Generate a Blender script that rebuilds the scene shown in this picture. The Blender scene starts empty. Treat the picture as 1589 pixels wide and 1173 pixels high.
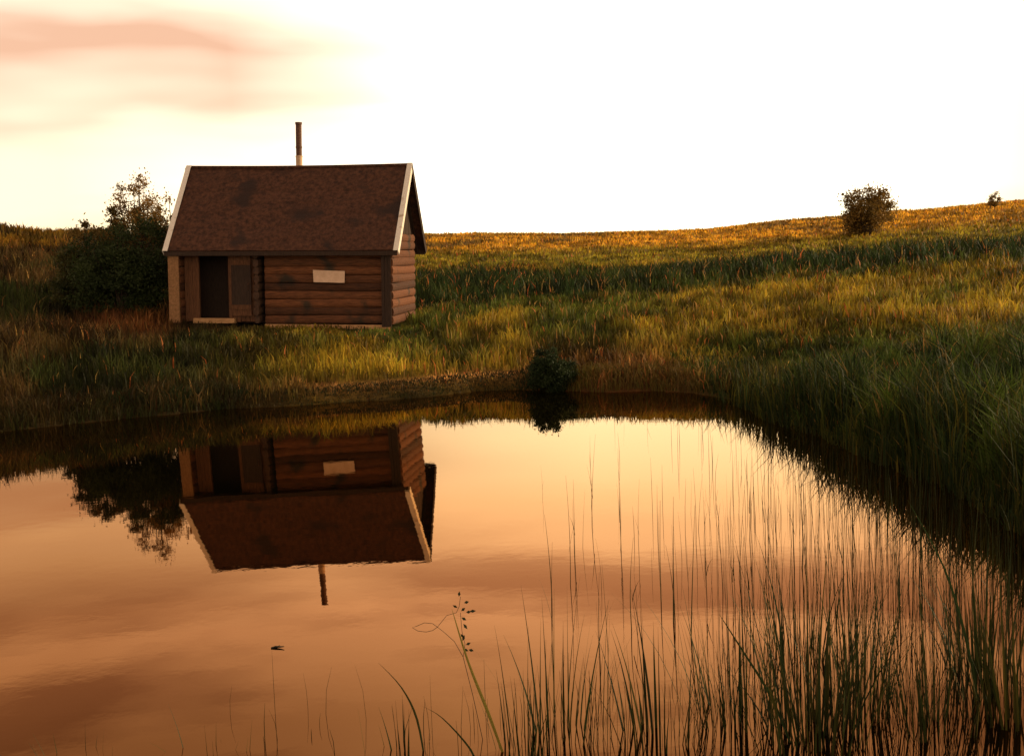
import bpy, math, random
import numpy as np
from mathutils import Vector, Matrix, Euler
R = math.radians
sc = bpy.context.scene
col = sc.collection
rng = np.random.default_rng(7)
random.seed(7)

# ---------------------------------------------------------------- camera
cam_d = bpy.data.cameras.new("camera"); cam = bpy.data.objects.new("camera", cam_d); col.objects.link(cam)
cam_d.sensor_width = 36.0; cam_d.lens = 45.31; cam_d.clip_start = 0.1; cam_d.clip_end = 3000
_p, _a = R(5.57), -0.04
_f = Vector((0, math.cos(_p), -math.sin(_p))); _r = Vector((1, 0, 0)); _u = _r.cross(_f)
_r2 = _r*math.cos(_a) + _u*math.sin(_a); _u2 = -_r*math.sin(_a) + _u*math.cos(_a)
cam.matrix_world = Matrix.Translation((0, 0, 3.0)) @ Matrix((_r2, _u2, -_f)).transposed().to_4x4()
sc.camera = cam

# ---------------------------------------------------------------- sky and sun
SUN_EL, SUN_AZ = R(15), R(78)          # azimuth from +Y towards +X
world = bpy.data.worlds.new("World"); sc.world = world; world.use_nodes = True
nt = world.node_tree; nt.nodes.clear()
def N(tree, t, **kw):
    n = tree.nodes.new(t)
    for k, v in kw.items():
        if k == 'inp':
            for kk, vv in v.items(): n.inputs[kk].default_value = vv
        else: setattr(n, k, v)
    return n
def ramp(tree, fac, stops, interp='LINEAR'):
    n = tree.nodes.new('ShaderNodeValToRGB'); cr = n.color_ramp; cr.interpolation = interp
    while len(cr.elements) < len(stops): cr.elements.new(0.5)
    for e, (p, c) in zip(cr.elements, stops):
        e.position = p; e.color = (*c, 1) if len(c) == 3 else c
    if fac is not None: tree.links.new(fac, n.inputs['Fac'])
    return n
L = nt.links.new
tc = N(nt, 'ShaderNodeTexCoord'); sep = N(nt, 'ShaderNodeSeparateXYZ'); L(tc.outputs['Generated'], sep.inputs[0])
el = N(nt, 'ShaderNodeMath', operation='MAXIMUM', inp={1: 0.0}); L(sep.outputs['Z'], el.inputs[0])
mp = N(nt, 'ShaderNodeMapping', inp={'Scale': (1.6, 1.6, 8.0), 'Rotation': (0.0, R(-4), 0.0)}); L(tc.outputs['Generated'], mp.inputs[0])
nz = N(nt, 'ShaderNodeTexNoise', inp={'Scale': 2.6, 'Detail': 3.0, 'Roughness': 0.45, 'Distortion': 0.3}); L(mp.outputs[0], nz.inputs['Vector'])
# height of the cloud layers, disturbed by the noise
nd = N(nt, 'ShaderNodeMath', operation='MULTIPLY_ADD', inp={1: 0.11, 2: -0.055}); L(nz.outputs[0], nd.inputs[0])
ez = N(nt, 'ShaderNodeMath', operation='ADD'); L(el.outputs[0], ez.inputs[0]); L(nd.outputs[0], ez.inputs[1])
base = ramp(nt, ez.outputs[0], [(0.0, (1.9, 1.62, .98)), (0.05, (2.1, 1.88, 1.45)), (0.17, (2.1, 1.88, 1.5)),
                                (0.26, (1.75, 1.36, 1.02)), (0.38, (1.15, .80, .56)), (0.6, (0.85, 0.62, 0.45)), (1.0, (0.65, 0.54, 0.44))])
# peach cloud bank towards the left
azr = N(nt, 'ShaderNodeMapRange', inp={'From Min': 0.06, 'From Max': -0.20, 'To Min': 0.0, 'To Max': 1.0}); L(sep.outputs['X'], azr.inputs['Value'])
elr = N(nt, 'ShaderNodeMapRange', inp={'From Min': 0.03, 'From Max': 0.115, 'To Min': 0.0, 'To Max': 1.0}); L(ez.outputs[0], elr.inputs['Value'])
elh = N(nt, 'ShaderNodeMapRange', inp={'From Min': 0.22, 'From Max': 0.155, 'To Min': 0.3, 'To Max': 1.0}); L(ez.outputs[0], elh.inputs['Value'])
m0 = N(nt, 'ShaderNodeMath', operation='MULTIPLY'); L(azr.outputs[0], m0.inputs[0]); L(elh.outputs[0], m0.inputs[1])
m1 = N(nt, 'ShaderNodeMath', operation='MULTIPLY'); L(m0.outputs[0], m1.inputs[0]); L(elr.outputs[0], m1.inputs[1])
nz2 = N(nt, 'ShaderNodeTexNoise', inp={'Scale': 4.2, 'Detail': 2.5, 'Roughness': 0.45}); 
mp2 = N(nt, 'ShaderNodeMapping', inp={'Scale': (1.0, 1.0, 4.5), 'Location': (3.1, 0.4, 1.7)}); L(tc.outputs['Generated'], mp2.inputs[0]); L(mp2.outputs[0], nz2.inputs['Vector'])
st = ramp(nt, nz2.outputs[0], [(0.30, (0.62,)*3), (0.58, (1.0,)*3)])
m2 = N(nt, 'ShaderNodeMath', operation='MULTIPLY'); L(m1.outputs[0], m2.inputs[0]); L(st.outputs[0], m2.inputs[1])
peach = N(nt, 'ShaderNodeMix', data_type='RGBA', blend_type='MULTIPLY', inp={7: (0.375, 0.245, 0.20, 1)}); L(m2.outputs[0], peach.inputs[0]); L(base.outputs[0], peach.inputs[6])
sky = N(nt, 'ShaderNodeTexSky', sky_type='NISHITA', sun_disc=False, sun_elevation=SUN_EL, sun_rotation=SUN_AZ, dust_density=4.0)
bg1 = N(nt, 'ShaderNodeBackground', inp={'Strength': 0.08}); L(sky.outputs[0], bg1.inputs[0])
bn = N(nt, 'ShaderNodeTexNoise', inp={'Scale': 2.2, 'Detail': 4.0, 'Roughness': 0.5}); mp3 = N(nt, 'ShaderNodeMapping', inp={'Scale': (1.3, 1.3, 9.0), 'Location': (.3, 2.2, .9), 'Rotation': (0, R(5), 0)})
L(tc.outputs['Generated'], mp3.inputs[0]); L(mp3.outputs[0], bn.inputs['Vector']); bnr = ramp(nt, bn.outputs[0], [(.40, (.60, .50, .47)), (.58, (1.12, 1.10, 1.08))])
bh = N(nt, 'ShaderNodeMapRange', inp={'From Min': .19, 'From Max': .25, 'To Min': 0.0, 'To Max': 1.0}); L(el.outputs[0], bh.inputs['Value'])
bands = N(nt, 'ShaderNodeMix', data_type='RGBA', blend_type='MULTIPLY'); L(bh.outputs[0], bands.inputs[0]); L(peach.outputs[2], bands.inputs[6]); L(bnr.outputs[0], bands.inputs[7])
peach = bands
# the air is yellower low on the left and at the far right
wl = N(nt, 'ShaderNodeMapRange', inp={'From Min': -.05, 'From Max': -.32, 'To Min': 0.0, 'To Max': 1.0}); L(sep.outputs['X'], wl.inputs['Value'])
wr = N(nt, 'ShaderNodeMapRange', inp={'From Min': .24, 'From Max': .40, 'To Min': 0.0, 'To Max': 1.0}); L(sep.outputs['X'], wr.inputs['Value'])
wa = N(nt, 'ShaderNodeMath', operation='MAXIMUM'); L(wl.outputs[0], wa.inputs[0]); L(wr.outputs[0], wa.inputs[1])
warm = N(nt, 'ShaderNodeMix', data_type='RGBA', blend_type='MULTIPLY', inp={7: (.60, .53, .44, 1)}); L(wa.outputs[0], warm.inputs[0]); L(peach.outputs[2], warm.inputs[6])
notp = N(nt, 'ShaderNodeMix', data_type='RGBA'); L(m2.outputs[0], notp.inputs[0]); L(warm.outputs[2], notp.inputs[6]); L(peach.outputs[2], notp.inputs[7])
bg2 = N(nt, 'ShaderNodeBackground', inp={'Strength': 1.35}); L(notp.outputs[2], bg2.inputs[0])
ms = N(nt, 'ShaderNodeMixShader', inp={0: 0.88}); L(bg1.outputs[0], ms.inputs[1]); L(bg2.outputs[0], ms.inputs[2])
wo = N(nt, 'ShaderNodeOutputWorld'); L(ms.outputs[0], wo.inputs[0])
sl = bpy.data.lights.new("sun", 'SUN'); sl.energy = 5.0; sl.angle = R(4); sl.color = (1.0, 0.72, 0.42)
so = bpy.data.objects.new("sun", sl); col.objects.link(so)
sd = Vector((math.sin(SUN_AZ)*math.cos(SUN_EL), math.cos(SUN_AZ)*math.cos(SUN_EL), math.sin(SUN_EL)))
so.rotation_euler = (-sd).to_track_quat('-Z', 'Y').to_euler(); so.location = sd*60
sc.view_settings.view_transform = 'Standard'; sc.view_settings.look = 'None'
sc.view_settings.exposure = 0.0; sc.view_settings.gamma = 1.0

# ---------------------------------------------------------------- helpers
def tag(o, label=None, cat=None, group=None, kind=None):
    if label: o['label'] = label
    if cat: o['category'] = cat
    if group: o['group'] = group
    if kind: o['kind'] = kind
    return o
def empty(name, loc, rot=(0, 0, 0)):
    o = bpy.data.objects.new(name, None); col.objects.link(o)
    o.location = loc; o.rotation_euler = rot; o.empty_display_size = 0.2
    return o
def mesh_obj(name, verts, faces, mat, parent=None, colors=None, smooth=False):
    me = bpy.data.meshes.new(name)
    if isinstance(verts, np.ndarray) and isinstance(faces, tuple):      # (loop index array, loop totals)
        loops, tot = faces
        me.vertices.add(len(verts)); me.vertices.foreach_set('co', verts.astype(np.float32).ravel())
        me.loops.add(len(loops)); me.loops.foreach_set('vertex_index', loops.astype(np.int32))
        me.polygons.add(len(tot)); start = np.concatenate([[0], np.cumsum(tot)[:-1]])
        me.polygons.foreach_set('loop_start', start.astype(np.int32))
        me.update(calc_edges=True); me.validate()
    else:
        me.from_pydata([tuple(v) for v in verts], [], faces); me.update()
    if colors is not None:
        a = me.color_attributes.new('tone', 'FLOAT_COLOR', 'POINT')
        c = np.ones((len(me.vertices), 4), np.float32); c[:, :3] = colors
        a.data.foreach_set('color', c.ravel())
    if smooth: me.polygons.foreach_set('use_smooth', np.ones(len(me.polygons), bool))
    if mat: me.materials.append(mat)
    o = bpy.data.objects.new(name, me); col.objects.link(o)
    if parent: o.parent = parent
    return o
class MB:
    def __init__(s): s.v = []; s.f = []
    def add(s, v, f):
        n = len(s.v); s.v += [tuple(x) for x in v]; s.f += [tuple(i+n for i in q) for q in f]
    def box(s, x0, x1, y0, y1, z0, z1, jit=0.0):
        j = lambda: random.uniform(-jit, jit)
        v = [(x+j(), y+j(), z+j()) for z in (z0, z1) for y in (y0, y1) for x in (x0, x1)]
        s.add(v, [(0, 2, 3, 1), (4, 5, 7, 6), (0, 1, 5, 4), (2, 6, 7, 3), (0, 4, 6, 2), (1, 3, 7, 5)])
    def prism(s, poly, a, b):
        """convex polygon (list of 3D points), extruded from a to b (vectors)"""
        n = len(poly); a = Vector(a); b = Vector(b)
        v = [Vector(p)+a for p in poly]+[Vector(p)+b for p in poly]
        s.add(v, [tuple(range(n))[::-1], tuple(range(n, 2*n))]+[(i, (i+1) % n, (i+1) % n+n, i+n) for i in range(n)])
    def tube(s, pts, rad, n=8, cap=True, squash=None):
        pts = [Vector(p) for p in pts]; m = len(pts); base = len(s.v); up = None
        for i, p in enumerate(pts):
            d = (pts[min(i+1, m-1)]-pts[max(i-1, 0)]).normalized()
            if up is None: up = Vector((0, 0, 1)) if abs(d.z) < .9 else Vector((1, 0, 0))
            a = d.cross(up).normalized(); b = a.cross(d).normalized(); r = rad[i]
            for k in range(n):
                t = 2*math.pi*k/n
                s.v.append(tuple(p+(a*math.cos(t)+b*math.sin(t))*r))
        for i in range(m-1):
            for k in range(n):
                q = base+i*n+k; w = base+i*n+(k+1) % n
                s.f.append((q, w, w+n, q+n))
        if cap:
            s.f.append(tuple(base+k for k in range(n))[::-1]); s.f.append(tuple(base+(m-1)*n+k for k in range(n)))
    def build(s, name, mat, parent=None, smooth=False, bevel=0.0):
        o = mesh_obj(name, s.v, s.f, mat, parent, smooth=smooth)
        if bevel:
            b = o.modifiers.new('bevel', 'BEVEL'); b.width = bevel; b.segments = 2; b.limit_method = 'ANGLE'
        return o
def mat(name, c1, c2=None, scale=8.0, stretch=(1, 1, 1), rough=0.85, bump=0.3, detail=6.0, bscale=None, stain=None, spec=0.3):
    m = bpy.data.materials.new(name); m.use_nodes = True; t = m.node_tree; b = t.nodes['Principled BSDF']
    b.inputs['Roughness'].default_value = rough; b.inputs['Specular IOR Level'].default_value = spec
    c = N(t, 'ShaderNodeTexCoord'); mp = N(t, 'ShaderNodeMapping', inp={'Scale': stretch}); t.links.new(c.outputs['Object'], mp.inputs[0])
    n = N(t, 'ShaderNodeTexNoise', inp={'Scale': scale, 'Detail': detail, 'Roughness': 0.65}); t.links.new(mp.outputs[0], n.inputs['Vector'])
    r = ramp(t, n.outputs[0], [(0.32, c1), (0.68, c2 or c1)])
    out = r.outputs[0]
    if stain:
        n2 = N(t, 'ShaderNodeTexNoise', inp={'Scale': stain[1], 'Detail': 4.0}); t.links.new(c.outputs['Object'], n2.inputs['Vector'])
        r2 = ramp(t, n2.outputs[0], [(stain[2], (0, 0, 0)), (stain[2]+.1, (1, 1, 1))])
        mx = N(t, 'ShaderNodeMix', data_type='RGBA', inp={7: (*stain[0], 1)}); t.links.new(r2.outputs[0], mx.inputs[0]); t.links.new(out, mx.inputs[6]); out = mx.outputs[2]
    t.links.new(out, b.inputs['Base Color'])
    if bump:
        n3 = N(t, 'ShaderNodeTexNoise', inp={'Scale': bscale or scale*2, 'Detail': 6.0, 'Roughness': 0.7}); t.links.new(mp.outputs[0], n3.inputs['Vector'])
        bp = N(t, 'ShaderNodeBump', inp={'Strength': bump, 'Distance': 0.03}); t.links.new(n3.outputs[0], bp.inputs['Height']); t.links.new(bp.outputs[0], b.inputs['Normal'])
    return m
def leaf_mat(name, transl=0.35, rough=0.6, gain=1.0):
    m = bpy.data.materials.new(name); m.use_nodes = True; t = m.node_tree; b = t.nodes['Principled BSDF']
    b.inputs['Roughness'].default_value = rough; b.inputs['Specular IOR Level'].default_value = 0.15
    a = N(t, 'ShaderNodeAttribute', attribute_name='tone')
    t.links.new(a.outputs['Color'], b.inputs['Base Color'])
    tr = N(t, 'ShaderNodeBsdfTranslucent'); t.links.new(a.outputs['Color'], tr.inputs['Color'])
    mx = N(t, 'ShaderNodeMixShader', inp={0: transl}); o = t.nodes['Material Output']
    t.links.new(b.outputs[0], mx.inputs[1]); t.links.new(tr.outputs[0], mx.inputs[2]); t.links.new(mx.outputs[0], o.inputs[0])
    return m
def vnoise(x, y, seed=0):
    xi = np.floor(x).astype(np.int64); yi = np.floor(y).astype(np.int64); fx = x-xi; fy = y-yi
    fx = fx*fx*(3-2*fx); fy = fy*fy*(3-2*fy)
    def h(a, b):
        n = (a*374761393+b*668265263+seed*1442695041) & 0xffffffff
        n = ((n ^ (n >> 13))*1274126177) & 0xffffffff
        return ((n ^ (n >> 16)) & 0xffff)/65535.0
    return (h(xi, yi)*(1-fx)+h(xi+1, yi)*fx)*(1-fy)+(h(xi, yi+1)*(1-fx)+h(xi+1, yi+1)*fx)*fy
def fbm(x, y, seed=0, o=4):
    s = 0; a = .5
    for k in range(o): s = s+a*vnoise(x*2**k, y*2**k, seed+k*17); a *= .5
    return s/(1-.5**o)
def sstep(a, b, x):
    t = np.clip((x-a)/(b-a), 0, 1); return t*t*(3-2*t)

# ---------------------------------------------------------------- terrain
POND = np.array([(-9.8, 24.3), (-8.6, 25.2), (-7.3, 25.9), (-6.2, 26.6), (-4.25, 26.8), (-2.1, 27.3), (-0.8, 28.2), (0.1, 28.2), (1.0, 27.6), (1.9, 27.0), (2.9, 26.9), (3.75, 26.2),
                 (4.3, 24.9), (4.55, 23.2), (4.62, 21.3), (5.0, 19.65), (5.15, 17.2), (5.45, 15.0), (5.35, 13), (5.4, 11), (5.6, 9), (4.9, 6), (2.2, 4.3), (-3, 4.0),
                 (-9, 5), (-14, 9), (-16, 14), (-15.5, 19), (-12.5, 22.5)], float)
def pond_sd(x, y):
    """signed distance to the shore, positive on land"""
    d = np.full(x.shape, 1e9); inside = np.zeros(x.shape, bool); n = len(POND)
    for i in range(n):
        ax, ay = POND[i]; bx, by = POND[(i+1) % n]
        ex, ey = bx-ax, by-ay
        t = np.clip(((x-ax)*ex+(y-ay)*ey)/(ex*ex+ey*ey), 0, 1)
        d = np.minimum(d, np.hypot(x-ax-t*ex, y-ay-t*ey))
        c = ((ay > y) != (by > y)) & (x < (bx-ax)*(y-ay)/(by-ay+1e-12)+ax)
        inside ^= c
    return np.where(inside, -d, d)
PX = np.array([-400, 0, 130, 250, 436, 640, 700, 900, 1100, 1250, 1400, 1589, 2000.])
UU = (PX-794)/2000.
DD = np.log(np.array([8, 20, 26, 34, 41, 52, 66, 92, 140, 900.]))
HH = np.array([
    #8   20   26   34   41   52   66   92   140  900
    [.7, .7, 1.1, 1.9, 3.2, 5.6, 6.0, 6.0, 6.0, 4],
    [.5, .5, .9, 1.7, 3.0, 5.15, 5.3, 5.2, 5.0, 4],
    [.5, .5, .8, 1.5, 2.7, 4.75, 5.0, 5.0, 4.8, 4],
    [.5, .4, .6, 1.38, 2.2, 4.2, 4.5, 4.8, 4.6, 4],
    [.5, .4, .5, 1.22, 1.6, 3.0, 3.6, 4.7, 4.7, 4],
    [.5, .4, .5, 1.12, 1.5, 2.1, 2.7, 4.7, 4.8, 4],
    [.5, .4, .5, 1.15, 1.5, 1.9, 2.5, 4.55, 4.8, 4],
    [.5, .4, .5, 1.2, 1.55, 1.8, 2.4, 4.25, 4.6, 4],
    [.6, .5, .7, 1.3, 1.7, 1.95, 2.4, 4.2, 4.5, 4],
    [.7, .6, .8, 1.5, 2.0, 2.1, 2.45, 4.65, 4.9, 4],
    [.8, .7, .9, 1.65, 2.1, 2.2, 2.5, 4.85, 5.2, 4],
    [.9, .8, 1.0, 1.8, 2.2, 2.3, 2.7, 5.3, 5.7, 4],
    [.9, .9, 1.2, 2.0, 2.4, 2.6, 3.2, 6.2, 6.6, 4]])
def height(x, y):
    x = np.asarray(x, float); y = np.asarray(y, float)
    d = np.clip(y, 6, None); u = np.clip(x/np.maximum(d, 6), UU[0], UU[-1]); ld = np.clip(np.log(d), DD[0], DD[-1]-1e-6)
    iu = np.clip(np.searchsorted(UU, u)-1, 0, len(UU)-2); idd = np.clip(np.searchsorted(DD, ld)-1, 0, len(DD)-2)
    fu = (u-UU[iu])/(UU[iu+1]-UU[iu]); fd = (ld-DD[idd])/(DD[idd+1]-DD[idd])
    fu = fu*fu*(3-2*fu)
    h = (HH[iu, idd]*(1-fu)+HH[iu+1, idd]*fu)*(1-fd)+(HH[iu, idd+1]*(1-fu)+HH[iu+1, idd+1]*fu)*fd
    h = h-.22*sstep(40, 60, y)-.30*sstep(-.25, -.37, x/np.maximum(y, 6))*sstep(38, 50, y)
    h = np.where(y < 6, .7+.6*sstep(5, 0, y), h)
    s = pond_sd(x, y)+.25*(fbm(x*1.3, y*1.3, 5)-.5)
    bump = (fbm(x*.35, y*.35, 3)-.5)*.25*sstep(0, 3, s) + (fbm(x*.09, y*.09, 9)-.5)*.35*sstep(30, 60, y)
    land = .24*sstep(-.15, .35, s)+(h-.24)*sstep(0.0, 5.0, s)**.8+bump
    land = np.where(s > 0, np.maximum(land, .03), land)
    return np.where(s < -.15, -.08-.5*sstep(.1, 2.5, -s), land)
C_OLIVE = np.array([.118, .108, .014]); C_GREEN = np.array([.048, .076, .012]); C_DARK = np.array([.018, .034, .010])
C_GOLD = np.array([.30, .21, .018]); C_ORANGE = np.array([.60, .31, .025]); C_RUST = np.array([.20, .075, .022]); C_BROWN = np.array([.082, .048, .016])
C_OLIVE, C_GREEN, C_DARK, C_GOLD, C_ORANGE, C_RUST, C_BROWN = [k*.84 for k in (C_OLIVE, C_GREEN, C_DARK, C_GOLD, C_ORANGE, C_RUST, C_BROWN)]
def mixc(a, b, t): t = np.clip(t, 0, 1)[..., None]; return a*(1-t)+b*t
def ground_tone(x, y):
    """the kinds of grass and weeds growing over the meadow: worn tracks, dry hill, rank ditch, lush bank"""
    x = np.asarray(x, float); y = np.asarray(y, float)
    n1 = fbm(x*.16, y*.10, 21); n2 = fbm(x*.55, y*.35, 31); n3 = fbm(x*2.1, y*1.5, 41); s = pond_sd(x, y); u = x/np.maximum(y, 5)
    c = np.broadcast_to(C_OLIVE, x.shape+(3,)).copy()
    c = mixc(c, C_GOLD, sstep(.42, .66, n2)*.75)
    c = mixc(c, C_RUST, sstep(.55, .75, n1*.5+n3*.5)*.9)
    c = mixc(c, C_GREEN, sstep(.45, .7, 1-n2)*.7)
    c = c*(.55+.9*fbm(x*3.1, y*2.2, 44)[..., None])
    # the rank dark herbs of the ditch, then yellow-green pasture, then the dry hill
    yy = y+3*(n1-.5)*2
    dk = sstep(36.5, 40.5, yy)*(1-sstep(55, 61, yy))*sstep(-.12, -.06, u)
    c = mixc(c, mixc(C_DARK*.95, C_GREEN*.7, sstep(.45, .8, n2)), dk*.97)
    c = mixc(c, C_GOLD*np.array([.8, .95, 1]), sstep(63, 68, yy)*.7)
    c = mixc(c, mixc(C_ORANGE, C_BROWN*1.5, sstep(.45, .75, n2*.6+n1*.4)), sstep(71, 80, yy)*.85)
    # left slope: scrubby, brown and dark green
    lf = sstep(-.13, -.25, u)
    c = mixc(c, mixc(C_BROWN, C_DARK, sstep(.38, .62, n2)), lf*.92)
    c = c*(1-.25*lf[..., None])
    c = mixc(c, C_ORANGE*.5, lf*sstep(.55, .7, n1)*sstep(30, 44, y)*.6)
    # rust coloured weeds below the bush by the cabin
    c = mixc(c, C_RUST, np.exp(-(((x+10.2)/1.4)**2+((y-34.0)/1.6)**2))*.9)
    # lush dark growth along the right bank and the damp brown shore
    rb = sstep(5.5, 1.5, s)*sstep(.10, .22, u)*sstep(27, 20, y)
    c = mixc(c, mixc(C_DARK, C_GREEN, sstep(.45, .7, n3)), rb*.9)
    sh = sstep(1.5, .5, s)
    c = mixc(c, C_BROWN*mixc(np.full(3, .7), np.full(3, 1.5), sstep(-.02, .03, u)), sh*.75*(1-rb))
    c = mixc(c, C_BROWN*np.array([2.0, 1.5, 1.3])*(.6+.8*n3[..., None]), sstep(4.0, 1.0, s)*sstep(.0, .03, u)*(1-sstep(.10, .16, u))*sstep(22, 25, y)*.85)
    trk = np.exp(-((s-.75-.5*(n1-.5))/.30)**2)*sstep(-.19, -.13, u)*(1-sstep(.015, .04, u))
    c = mixc(c, np.array([.62, .32, .10]), trk*.9)
    return c
ang = np.concatenate([np.linspace(-38, 38, 460), np.linspace(38, 322, 90)[1:-1]])
ang = np.radians(ang); rad = np.concatenate([np.linspace(.6, 8, 12)[:-1], np.geomspace(8, 130, 300)[:-1], np.geomspace(130, 1500, 26)])
A_, R_ = np.meshgrid(ang, rad); X = R_*np.sin(A_); Y = R_*np.cos(A_); Z = height(X, Y)
na, nr = len(ang), len(rad)
vv = np.stack([X, Y, Z], -1).reshape(-1, 3); vv = np.vstack([vv, [[0, 0, 1.3]]])
i = np.arange(nr-1)[:, None]*na; j = np.arange(na)[None, :]; j2 = (j+1) % na
q = np.stack([i+j, i+na+j, i+na+j2, i+j2], -1).reshape(-1, 4)[:, ::-1]
ctr = len(vv)-1; tri = np.stack([np.full(na, ctr), np.arange(na), (np.arange(na)+1) % na], -1)[:, ::-1]
gm = bpy.data.materials.new('meadow_soil'); gm.use_nodes = True; t = gm.node_tree; b = t.nodes['Principled BSDF']
at_ = N(t, 'ShaderNodeAttribute', attribute_name='tone'); n = N(t, 'ShaderNodeTexNoise', inp={'Scale': 9.0, 'Detail': 8.0, 'Roughness': .75})
c_ = N(t, 'ShaderNodeTexCoord'); t.links.new(c_.outputs['Object'], n.inputs['Vector'])
rr = ramp(t, n.outputs[0], [(.3, (.35, .35, .35)), (.7, (1.2, 1.15, 1.1))]); mx = N(t, 'ShaderNodeMix', data_type='RGBA', blend_type='MULTIPLY', inp={0: 1.0})
t.links.new(at_.outputs['Color'], mx.inputs[6]); t.links.new(rr.outputs[0], mx.inputs[7]); t.links.new(mx.outputs[2], b.inputs['Base Color']); b.inputs['Roughness'].default_value = 1
b.inputs['Specular IOR Level'].default_value = .1
bp = N(t, 'ShaderNodeBump', inp={'Strength': .8, 'Distance': .1}); t.links.new(n.outputs[0], bp.inputs['Height']); t.links.new(bp.outputs[0], b.inputs['Normal'])
ground = mesh_obj('ground', vv, (np.concatenate([q.ravel(), tri.ravel()]), np.concatenate([np.full(len(q), 4), np.full(len(tri), 3)])), gm,
                  colors=ground_tone(vv[:, 0], vv[:, 1])*.8, smooth=True)
tag(ground, 'rolling meadow ground around the pond', kind='structure')

# ---------------------------------------------------------------- water
wm = bpy.data.materials.new('pond_water'); wm.use_nodes = True; t = wm.node_tree; t.nodes.clear()
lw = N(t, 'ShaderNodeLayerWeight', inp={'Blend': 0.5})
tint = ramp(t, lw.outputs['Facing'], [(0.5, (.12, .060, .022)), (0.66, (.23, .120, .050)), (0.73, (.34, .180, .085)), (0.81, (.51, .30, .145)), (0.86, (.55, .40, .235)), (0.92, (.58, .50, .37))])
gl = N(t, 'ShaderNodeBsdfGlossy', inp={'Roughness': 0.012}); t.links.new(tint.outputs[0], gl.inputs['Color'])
df = N(t, 'ShaderNodeBsdfDiffuse', inp={'Color': (.02, .018, .010, 1)})
tc_ = N(t, 'ShaderNodeTexCoord'); mpw = N(t, 'ShaderNodeMapping', inp={'Scale': (1, 1, 1)}); t.links.new(tc_.outputs['Object'], mpw.inputs[0])
nw = N(t, 'ShaderNodeTexNoise', inp={'Scale': 5.0, 'Detail': 3.0, 'Roughness': .5}); t.links.new(mpw.outputs[0], nw.inputs['Vector'])
nw2 = N(t, 'ShaderNodeTexNoise', inp={'Scale': 0.5, 'Detail': 2.0}); t.links.new(mpw.outputs[0], nw2.inputs['Vector'])
bw = N(t, 'ShaderNodeBump', inp={'Strength': .06, 'Distance': .006}); t.links.new(nw.outputs[0], bw.inputs['Height'])
bw2 = N(t, 'ShaderNodeBump', inp={'Strength': .05, 'Distance': .03}); t.links.new(nw2.outputs[0], bw2.inputs['Height']); t.links.new(bw.outputs[0], bw2.inputs['Normal'])
t.links.new(bw2.outputs[0], gl.inputs['Normal'])
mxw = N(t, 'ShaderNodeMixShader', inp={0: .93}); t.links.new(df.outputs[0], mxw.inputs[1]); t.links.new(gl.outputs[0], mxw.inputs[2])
ow = N(t, 'ShaderNodeOutputMaterial'); t.links.new(mxw.outputs[0], ow.inputs[0])
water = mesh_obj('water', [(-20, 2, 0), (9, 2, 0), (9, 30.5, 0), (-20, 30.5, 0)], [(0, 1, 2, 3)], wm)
tag(water, 'still brown pond reflecting the cabin and the evening sky', kind='structure')

# ---------------------------------------------------------------- log cabin
def per_log(m, h0, dz):
    '''each log of the stack weathered to its own shade'''
    t = m.node_tree; b = t.nodes['Principled BSDF']; src = b.inputs['Base Color'].links[0].from_socket
    c = N(t, 'ShaderNodeTexCoord'); sp = N(t, 'ShaderNodeSeparateXYZ'); t.links.new(c.outputs['Object'], sp.inputs[0])
    a1 = N(t, 'ShaderNodeMath', operation='SUBTRACT', inp={1: h0}); t.links.new(sp.outputs['Z'], a1.inputs[0])
    a2 = N(t, 'ShaderNodeMath', operation='DIVIDE', inp={1: dz}); t.links.new(a1.outputs[0], a2.inputs[0])
    a3 = N(t, 'ShaderNodeMath', operation='FLOOR'); t.links.new(a2.outputs[0], a3.inputs[0])
    wn = N(t, 'ShaderNodeTexWhiteNoise', noise_dimensions='1D'); t.links.new(a3.outputs[0], wn.inputs['W'])
    r = ramp(t, wn.outputs['Value'], [(0, (.55, .52, .5)), (.5, (.95, .9, .85)), (1, (1.5, 1.35, 1.15))])
    mx = N(t, 'ShaderNodeMix', data_type='RGBA', blend_type='MULTIPLY', inp={0: 1.0}); t.links.new(src, mx.inputs[6]); t.links.new(r.outputs[0], mx.inputs[7]); t.links.new(mx.outputs[2], b.inputs['Base Color'])
CAB = (-5.80, 35.85, 1.25); YAW = R(-7.7); TILT = R(2.1)
HL, HD = 2.95, 1.45          # half length and half depth of the walls
M_log = mat('log_wood', (.048, .020, .009), (.150, .060, .026), 3.0, (1.2, 9, 9), bump=.5, bscale=6, stain=((.03, .022, .015), 1.3, .56))
per_log(M_log, .10, .215)
M_logend = mat('log_end_wood', (.035, .02, .012), (.085, .042, .024), 14, bump=.5)
M_plank = mat('plank_wood', (.055, .024, .011), (.155, .066, .029), 4.0, (9, 9, 1.2), bump=.4, bscale=7)
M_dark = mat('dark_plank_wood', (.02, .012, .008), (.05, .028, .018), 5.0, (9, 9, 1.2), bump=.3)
M_pale = mat('pale_weathered_wood', (.17, .085, .035), (.32, .17, .075), 6.0, (3, 3, 3), bump=.25)
M_white = mat('white_paint', (.62, .56, .48), (.80, .76, .68), 9.0, (4, 4, 4), bump=.12, stain=((.42, .32, .22), 3.0, .62))
M_roof = mat('brown_roofing_felt', (.024, .009, .005), (.105, .042, .021), 9.0, bump=1.0, bscale=16, stain=((.028, .014, .010), 1.1, .56))
M_pipe = mat('rusty_pipe', (.06, .03, .02), (.16, .075, .04), 12.0, (1, 1, 3), rough=.7, bump=.4)
M_pipe2 = mat('pale_pipe', (.45, .30, .18), (.6, .42, .27), 12.0, rough=.6, bump=.3)
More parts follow.
